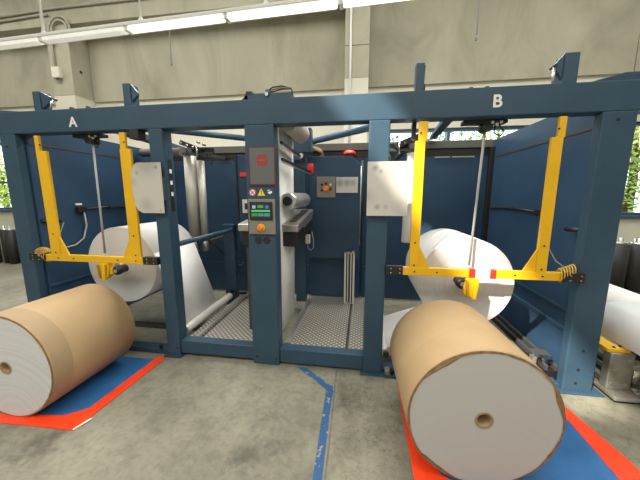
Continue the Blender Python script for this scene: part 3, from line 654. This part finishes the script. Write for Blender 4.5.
# ================================================================ YELLOW FRAMES, CHUCKS, HOISTS
def yellow_frame(label, xa, xb, c0, c1, la, lb, markers, inner):
    t = thing('yellow_swing_frame', label, 'safety frame', ((xa[0] + xb[1]) / 2, F, .9), 'yellow frames of the bays')
    for (u, v, w0, w1) in (xa, xb):
        up = MB(); up.prism([(u, 2.082), (v, 2.082), (v, 1.945), (w1, 1.945), (w1, .98), (w0, .98), (w0, 1.945), (u, 1.945)], 'Y', F - .032, F - .006)
        uo = up.build('upright', YEL, t, .003)
        for z in (1.0, 1.18, 2.0): MB().tube([((w0 + w1) / 2, F - .036, z), ((w0 + w1) / 2, F - .030, z)], .007, 8).build('bolt', BLACK, uo)
    cbm = MB().box(c0, c1, F - .034, F + .006, .916, .980).build('crossbar', YEL, t, .004)
    for x in (xa[3] - .03, xa[3] + .14, xb[2] - .14, xb[2] + .05): MB().tube([(x, F - .038, .948), (x, F - .033, .948)], .007, 8).build('bolt', BLACK, cbm)
    MB().prism([(xa[3] - .002, .98), (xa[3] + .085, .98), (xa[3] - .002, 1.155)], 'Y', F - .025, F - .012).build('gusset', YEL, t)
    MB().prism([(xb[2] + .002, .98), (xb[2] - .085, .98), (xb[2] + .002, 1.155)], 'Y', F - .025, F - .012).build('gusset', YEL, t)
    for (x0, x1, y0) in (la, lb):
        hb = MB().box(x0, x1, y0, y0 + .045, .912, .985).build('latch_bracket', BLACK, t, .003)
        for k in range(2):
            for z in (.93, .965): MB().tube([(x0 + .04 + .07 * k, y0 - .003, z), (x0 + .04 + .07 * k, y0 + .002, z)], .006, 8).build('bolt', CHROME, hb)
    for x0, x1, m in markers: MB().box(x0, x1, F - .036, F + .008, .913, .983).build('red_band' if m is RED else 'white_band', m, t)
    return t
yellow_frame('yellow swing frame across bay A', (-2.972, -2.930, -2.972, -2.865), (-2.100, -2.045, -2.108, -2.004), -3.19, -1.992, (-3.205, -3.04, F - .055), (-1.99, -1.846, F - .03), [], 0)
yellow_frame('yellow swing frame with red bands across bay B', (.398, .462, .376, .448), (1.326, 1.372, 1.290, 1.364), .330, 1.56, (.196, .330, F - .03), (1.475, 1.612, F - .055), [(.825, .872, RED), (.874, .975, WHITE), (.977, 1.020, RED)], 0)
def chuck(x, hub, label, s):
    t = thing('core_chuck', label, 'core chuck', (x, F, .74), 'yellow core chucks')
    MB().prism([(x - .045, .915), (x + .05, .915), (x + .06, .85), (x + .045, .785), (x + .0, .755), (x - .05, .775), (x - .06, .84)], 'Y', F - .045, F + .02).build('body', YEL, t, .008)
    MB().bar((x - .045, F - .05, .90), (x - .03, F - .05, .77), .012, .03).build('lever', mat('dark yellow casting', (.42, .24, .015), .4), t)
    MB().bar((x + .03, F - .055, .91), (x + .015, F - .055, .75), .03, .03).build('grip', YEL, t, .006)
    MB().bar((x, F - .012, .83), (hub[0], F + .02, hub[1]), .06, .06).build('link', YEL, t, .005)
    MB().lathe((hub[0], F - .035, hub[1]), [(0, 0), (.030, 0), (.043, .012), (.043, .05), (.037, .06), (.037, .115)], n=28).build('hub', BLACK, t)
    MB().tube([(hub[0], F - .040, hub[1]), (hub[0], F - .034, hub[1])], .018, 16).build('hub_cap', CHROME, t)
    return t
chuck(-2.405, (-2.285, .842), 'yellow core chuck at the roll end in bay A', 1)
chuck(.85, (.785, .862), 'yellow core chuck at the roll end in bay B', -1)
def hoist(x, xb, zb, label):
    t = thing('rope_hoist', label, 'hoist', (x, F + .1, 2.0), 'rope hoists under the top beam')
    MB().box(x - .17, x + .14, F + .10, F + .18, 2.082, 2.11).build('trolley_rail', BLACK, t, .003)
    MB().tube([(x, F + .09, 2.06), (x, F + .19, 2.06)], .038, 18).build('pulley', BLACK, t)
    for k in range(3): MB().tube([(x + .03 + .03 * k, F + .085, 2.085 - .015 * (k % 2)), (x + .03 + .03 * k, F + .10, 2.085 - .015 * (k % 2))], .012, 8).build('bolt', CHROME, t)
    MB().tube([(x + .08, F + .12, 2.08), (x + .12, F + .1, 2.02), (x + .09, F + .09, 1.985), (x + .05, F + .1, 2.01), (x + .06, F + .12, 2.07)], .006, 8).build('wire_loop', BLACK, t)
    MB().tube([(x, F + .14, 2.05), (xb, F - .02 if False else F + .09, zb)], .0095, 10).build('rope', GREYW, t)
hoist(-2.545, -2.505, .982, 'rope hoist under the beam at letter A with pale rope down bay A')
hoist(.915, .865, .984, 'rope hoist under the beam at letter B with pale rope down bay B')
def coil(x, y, z, s, label):
    t = thing('coil_cord', label, 'coiled cord', (x, y, z), 'yellow coiled cords at the latches')
    pts = []
    for k in range(60):
        a = k * .6; rr = .055 - .016 * k / 60
        pts.append((x + s * (-.075 + .0016 * k) + .016 * math.cos(a), y + .052 * math.cos(a), z + rr * math.sin(a) + .0009 * k))
    MB().tube(pts, .0042, 6).build('cord', mat('tan yellow cord', (.62, .38, .05), .5), t)
    MB().tube([pts[-1], (x - s * .07, y + .06, z + .10), (x - s * .13, y + .06, z + .20), (x - s * .17, y + .09, z + .33)], .004, 6).build('lead', GREYW, t)
coil(-3.095, F - .004, .950, -1, 'yellow coiled cord at the latch on the outer left post')
coil(1.54, F - .004, .950, 1, 'yellow coiled cord at the latch on the outer right post')

# ================================================================ SIGNS
def sign(poly, y, label, spots, base):
    t = thing('sign_plate', label, 'sign', (poly[0][0], y, poly[0][1]), 'blurred white signs on the inner posts')
    MB().prism(poly, 'Y', y, y + .012).build('plate', smudge('blurred sign print', base, spots, (.14, .13, .13)), t, .003)
    return t
P = [(-2.000, 1.46), (-1.975, 1.415), (-1.93, 1.39), (-1.72, 1.39), (-1.72, 1.825), (-1.95, 1.825), (-1.975, 1.81), (-2.000, 1.77), (-2.015, 1.62)]
s1 = sign(P, F - .045, 'white blurred sign with rounded left side on the left inner post', [(.235, .325, .03, .8), (.05, .28, .035, .5), (.20, .36, .09, .3), (.05, .36, .06, .45), (.12, .0, .10, .3), (.25, -.045, .014, .95), (.0, .2, .07, .25), (.15, .37, .20, .45)], (.52, .50, .45))
MB().box(-1.84, -1.72, F - .033, F, 1.5, 1.7).build('mount', DARK, s1)
P = [(.030, 1.387), (.337, 1.387), (.347, 1.80), (.030, 1.80)]
s2 = sign(P, F - .045, 'square white blurred sign on the right inner post', [(.06, .37, .05, .75), (.10, .34, .035, .6), (.08, .07, .035, .6), (.145, .07, .03, .45), (.2, .43, .22, .45), (.05, .43, .09, .6), (.30, .05, .15, .3), (.0, .15, .10, .25)], (.56, .54, .50))
MB().box(.05, .18, F - .033, F, 1.5, 1.7).build('mount', DARK, s2)

# ================================================================ PANEL FITTINGS
def wall_cable(x, label, y0, y1, z, s):
    t = thing('panel_cable', label, 'cable', (x, y0, z), 'cables clipped to the side panels')
    MB().box(min(x, x + s * .05), max(x, x + s * .05), y0 - .05, y0 + .05, z - .03, z + .03).build('plug_box', BLACK, t, .004)
    MB().tube([(x + s * .02, y0, z), (x + s * .02, (y0 + y1) / 2, z + .018), (x + s * .02, y1 - .1, z - .005), (x + s * .02, y1, z)], .011, 8).build('cable', BLACK, t)
    MB().box(min(x, x + s * .03), max(x, x + s * .03), (y0 + y1) / 2 - .02, (y0 + y1) / 2 + .02, z, z + .035).build('clip', DARK, t)
    return t
tL = wall_cable(-3.20, 'black plug and cable clipped to the left side panel', 2.80, 3.6, 1.385, 1)
MB().tube([(-3.165, 2.82, 1.36), (-3.165, 2.83, 1.2), (-3.165, 2.78, 1.06), (-3.17, 2.68, .995), (-3.17, 2.55, .985)], .009, 8).build('drop_cord', GREYW, tL)
MB().box(-3.2, -3.19, 2.76, 2.83, 1.435, 1.455).build('tag', WHITE, tL)
wall_cable(1.68, 'black plug and cable clipped to the right side panel', 2.95, 4.05, 1.385, -1)
# rails on the floor of bay B
t = thing('floor_rail_unit', 'black linear rail unit on the floor along the right side panel', 'rail unit', (1.45, 3.2, 0))
MB().box(1.30, 1.66, F + .12, 4.05, .0, .10).build('bed', BLACK, t, .004)
for x in (1.36, 1.46, 1.55, 1.63): MB().box(x - .014, x + .014, F + .12, 4.05, .10, .145).build('rail', DARK if x != 1.46 else CAST, t, .003)
MB().box(1.50, 1.64, 2.52, 2.62, .145, .185).build('carriage', DARK, t, .004); MB().box(1.47, 1.50, 2.47, 2.53, .10, .18).build('end_stop', ALU, t, .003)
MB().box(1.53, 1.61, 2.45, 2.52, .145, .185).build('clamp', CHROME, t, .003); MB().box(1.33, 1.40, 2.56, 2.62, .145, .175).build('clamp', STEEL, t, .003)
MB().box(1.20, 1.255, F + .15, 4.0, .0, .05).build('cable_duct', BLUE, t, .004)
t = thing('post_fitting', 'small latch block with bolt on the base plate of the right inner post', 'fitting', (.27, F, .0))
MB().box(.222, .262, F - .02, F + .05, .014, .055).build('block', CAST, t, .003); MB().tube([(.285, F, .014), (.285, F, .075)], .012, 10).build('bolt', BLACK, t)
MB().box(.215, .36, F - .035, F + .06, 0, .014).build('foot_plate', BLUE, t)
solo(MB().box(-1.93, -1.91, F - .0, F + .02, .055, .10).build('sill_pin', BLACK, None), 'short black pin on the sill beside the left inner post', 'pin')

# ================================================================ FLOOR MATS AND TAPE
t = thing('floor_mat', 'blue floor film with orange tape border under the roll before bay B', 'floor mat', (.9, 1.8, 0), 'marked roll places')
MB().prism([(.32, 1.36), (1.50, 1.36), (1.50, 2.12), (.32, 2.12)], 'Z', 0, .003).build('blue_film', MATB, t)
MB().prism([(.315, 1.345), (.62, 1.345), (.47, 1.44), (.41, 1.56), (.365, 1.85), (.345, 2.24), (.318, 2.24)], 'Z', .003, .006).build('tape_border', ORANGE, t)
MB().prism([(.62, 1.345), (.62, 1.26), (1.62, 1.26), (1.62, 1.345)], 'Z', .003, .006).build('tape_border', ORANGE, t)
MB().prism([(1.425, 1.35), (1.605, 1.35), (1.585, 1.7), (1.50, 2.22), (1.445, 2.22), (1.44, 1.8)], 'Z', .003, .006).build('tape_border', ORANGE, t)
t = thing('floor_mat', 'blue floor film with orange tape border under the roll before bay A', 'floor mat', (-2.3, 1.9, 0), 'marked roll places')
MB().prism([(-3.2, 1.46), (-1.93, 1.46), (-1.93, 2.22), (-3.2, 2.22)], 'Z', 0, .003).build('blue_film', MATB, t)
MB().prism([(-1.865, 1.395), (-1.835, 2.26), (-1.925, 2.26), (-1.95, 1.585), (-2.06, 1.495)], 'Z', .003, .006).build('tape_border', ORANGE, t)
MB().prism([(-1.865, 1.395), (-2.06, 1.495), (-2.6, 1.43), (-3.2, 1.42), (-3.2, 1.34), (-2.434, 1.373)], 'Z', .003, .006).build('tape_border', ORANGE, t)
MB().prism([(-1.865, 1.392), (-1.83, 1.50), (-1.85, 1.50), (-1.88, 1.40)], 'Z', .0062, .007).build('peeled_tape', CREAM, t)
solo(MB().prism([(-.548, 2.30), (-.470, 2.30), (-.196, 2.075), (-.200, 1.9), (-.184, 1.2), (-.236, 1.2), (-.254, 1.9), (-.256, 2.045)], 'Z', 0, .002).build('floor_tape', TAPEB, None), 'worn blue floor tape angling out before the right tread platform', 'floor tape')
solo(MB().prism([(2.05, 2.05), (2.6, 2.0), (2.6, 2.13), (2.05, 2.17)], 'Z', 0, .002).build('floor_tape', TAPEB, None), 'short blue floor tape at the lower right edge', 'floor tape')
solo(MB().prism([(-.168, 1.1), (-.156, 1.1), (-.19, 2.3), (-.202, 2.3)], 'Z', -.001, .0012).build('slab_joint', JOINT, None), 'thin dark slab joint in the floor right of the blue tape', 'floor joint')['kind'] = 'structure'

# ================================================================ NEIGHBOUR UNIT, LOWER RIGHT
t = thing('drive_unit', 'grey steel drive unit with yellow cover on a base plate right of the outer post', 'drive unit', (2.1, 2.7, 0))
MB().box(1.885, 2.36, 2.19, 3.5, .035, .065).build('base_plate', CAST, t, .006)
MB().box(1.93, 2.34, 2.24, 3.45, .0, .035).build('foot', BLACK, t)
MB().box(1.895, 2.06, 2.29, 2.36, .065, .360).build('end_block', CAST, t, .008)
for x, z in ((1.93, .11), (2.02, .11), (1.93, .22), (2.02, .31)): MB().tube([(x, 2.286, z), (x, 2.292, z)], .012, 12).build('bolt', STEEL, t)
for k in range(3): MB().bar((1.93, 2.36, .11 + .075 * k), (1.93, 3.4, .11 + .075 * k), .05, .03).build('guide_bar', (STEEL, BLACK, DARK)[k], t)
MB().box(1.88, 2.04, 2.31, 3.4, .360, .388).build('cover', YEL, t, .004)
for x, y in ((1.94, 2.335), (2.00, 2.36)): MB().tube([(x, y, .388), (x, y, .396)], .010, 8).build('bolt', BLACK, t)
MB().tube([(2.14, 2.37, .065), (2.14, 2.37, .235)], .035, 16).build('spindle', CHROME, t); MB().box(2.09, 2.19, 2.33, 2.42, .205, .255).build('spindle_nut', STEEL, t, .01)
MB().box(2.05, 2.12, 2.22, 2.28, .065, .095).build('foot_nut', CHROME, t, .006)
MB().tube([(2.29, 2.40, .065), (2.29, 2.40, .30)], .055, 16).build('bearing_column', CAST, t)
t = thing('mounted_paper_roll', 'white paper roll lying at the right edge behind the yellow drive cover', 'paper roll', (2.72, 2.6, .3))
MB().lathe((2.56, 2.55, .42), [(.046, 0), (.205, 0), (.205, .95), (.046, .95)], n=72).build('paper', PAPER, t); MB().lathe((2.56, 2.55, .42), [(.038, .95), (.038, -.003), (.0465, -.003), (.0465, .01)], n=32).build('core', COREM, t)
MB().box(2.45, 2.67, 2.6, 3.45, .0, .23).build('cradle', DARK, t)
sheet('paper_web', [(1.99, .41), (2.14, .605), (2.21, .625), (2.6, .640), (3.2, .63)], 1.7, 2.73, 'broad white sheet lying over the roll at the right edge', PAPER)

# ================================================================ STANDING RUBBER ROLLERS
def standing(pts, group, labels, r, h):
    for i, ((x, y), lab) in enumerate(zip(pts, labels)):
        rr = r * random.uniform(.92, 1.08); hh = h * random.uniform(.95, 1.04)
        t = thing('rubber_roller', lab, 'roller', (x, y, 0), group)
        MB().lathe((x, y, 0), [(0, 0), (rr, 0), (rr, hh), (rr * .9, hh + .004), (0, hh + .004)], 'Z', 24).build('sleeve', RUBBER, t)
        MB().lathe((x, y, 0), [(rr * .75, hh + .004), (rr * .75, hh + .03), (rr * .35, hh + .03), (rr * .35, hh + .09), (0, hh + .09)], 'Z', 20).build('journal', CHROME if i % 2 == 0 else STEEL, t)
standing([(-8.05, 5.25), (-7.82, 5.2), (-7.58, 5.25), (-7.34, 5.18), (-7.10, 5.25), (-8.3, 5.2)], 'rubber rollers standing at the left', ['black rubber roller standing upright in the row left of bay A'] * 6, .085, .80)
standing([(3.88, 5.5), (3.98, 5.0), (4.27, 5.05), (4.18, 5.55), (4.52, 5.2), (3.7, 5.3)], 'rubber rollers standing at the right', ['black rubber roller standing upright in the group right of bay B'] * 6, .125, .82)

# ================================================================ LAMP TRUNKING, WALL FITTINGS
t = thing('lamp_trunking', 'long white fluorescent lamp trunking hanging above the machine', 'lamp', (-3.2, 4.0, 3.85))
MB().box(-9.5, 1.2, 3.93, 4.07, 3.90, 3.945).build('trunk', TRUNKW, t, .006)
for k in range(7):
    x0 = -9.45 + 1.52 * k
    lv = MB().box(x0 + .04, x0 + 1.48, 3.945, 4.055, 3.845, 3.90).build('diffuser', TUBE if k >= 4 else PALEGLOW, t, .012)
    rb_ = MB()
    for j in range(36): rb_.box(x0 + .06 + j * .039, x0 + .066 + j * .039, 3.94, 4.06, 3.838, 3.885)
    rb_.build('louvre', TRUNKW, lv)
    MB().box(x0 - .01, x0 + .04, 3.94, 4.06, 3.835, 3.90).build('end_piece', TRUNKW, t, .004)
t.rotation_euler = (0, 0, R(-2.2))
for x in (-9.2, -4.86, -3.15, -1.29, .9):
    MB().tube([(x, 4.0, 3.99), (x, 4.0, ZC)], .022 if x < -4 else .012, 10).build('hanger_rod', TRUNKW, t)
    MB().prism([(x - .06, 3.945), (x + .06, 3.945), (x + .015, 4.02), (x - .015, 4.02)], 'Y', 3.99, 4.01).build('hanger_hook', TRUNKW, t)
t = thing('wall_box', 'cream electrical box on the left pilaster with a conduit above', 'electrical box', (-6.92, 5.93, 4.1))
MB().box(-7.0, -6.80, 5.90, 5.98, 4.16, 4.39).build('box_body', CREAM, t, .008)
MB().tube([(-6.93, 5.95, 4.39), (-6.95, 5.95, 5.1)], .022, 10).build('conduit', CONDUIT, t)
MB().lathe((-6.89, 5.94, 4.13), [(.028, 0), (.045, 0), (.045, .02), (.028, .02)], n=20).build('gland', GREYW, t)
t = thing('conduit_loop', 'pair of grey conduits looping over at the top of the left pilaster', 'conduit', (-6.7, 5.9, 5.1))
for k in range(2):
    rr = .27 - .07 * k; MB().tube([(-6.68 - rr, 5.93, 4.85)] + [(-6.68 - rr * math.cos(a), 5.93, 5.12 + rr * 1.0 * math.sin(a)) for a in [math.pi * i / 14 for i in range(15)]] + [(-6.68 + rr, 5.93, 4.9)], .022, 10).build('conduit_pipe', CONDUIT, t)
for z, z2, lab in ((5.40, 5.55, 'upper'), (5.31, 5.47, 'lower')):
    solo(MB().tube([(-11, 5.95, z), (-7.15, 5.95, z2), (-6.95, 5.95, z2 - .02)] if lab == 'lower' else [(-11, 5.95, z + .04), (-7.2, 5.95, z2), (-6.9, 5.95, z2 + .02), (-.5, 5.95, z2 + .02)], .024, 10).build('ceiling_conduit', CONDUIT, None), f'{lab} thin conduit running along the concrete edge beam at the top left', 'conduit')
solo(MB().lathe((-6.62, 0, 0), [(0, 0), (.035, 0), (.035, -.004)], 'X', 16).build('anchor_hole', BLACK, None, loc=(0, 0, 0)), 'small black anchor hole in the left pilaster', 'hole')
o = C.objects['anchor_hole']; o.location = (.072, 6.2, 4.36)
solo(MB().tube([(-.30, 5.955, 2.2), (-.30, 5.955, ZC)], .022, 12).build('wall_pipe', WHITE, None), 'thin white pipe running up the middle pilaster', 'pipe')
for x, z, lab in ((-4.24, 4.42, 'left'), (2.03, 4.46, 'right')):
    t = thing('hanging_cord', f'thin dark cord hanging against the concrete wall, {lab} one of two', 'cord', (x, 6.2, z), 'hanging cords')
    MB().tube([(x, 6.2, ZC), (x + .01, 6.2, z + .5), (x, 6.2, z)], .010, 8).build('cord', GREYW, t); MB().tube([(x, 6.2, z - .05), (x, 6.2, z + .03)], .02, 10).build('end_grip', GREYW, t)
for o in list(bpy.data.objects):
    if '_o' in o.keys(): del o['_o']
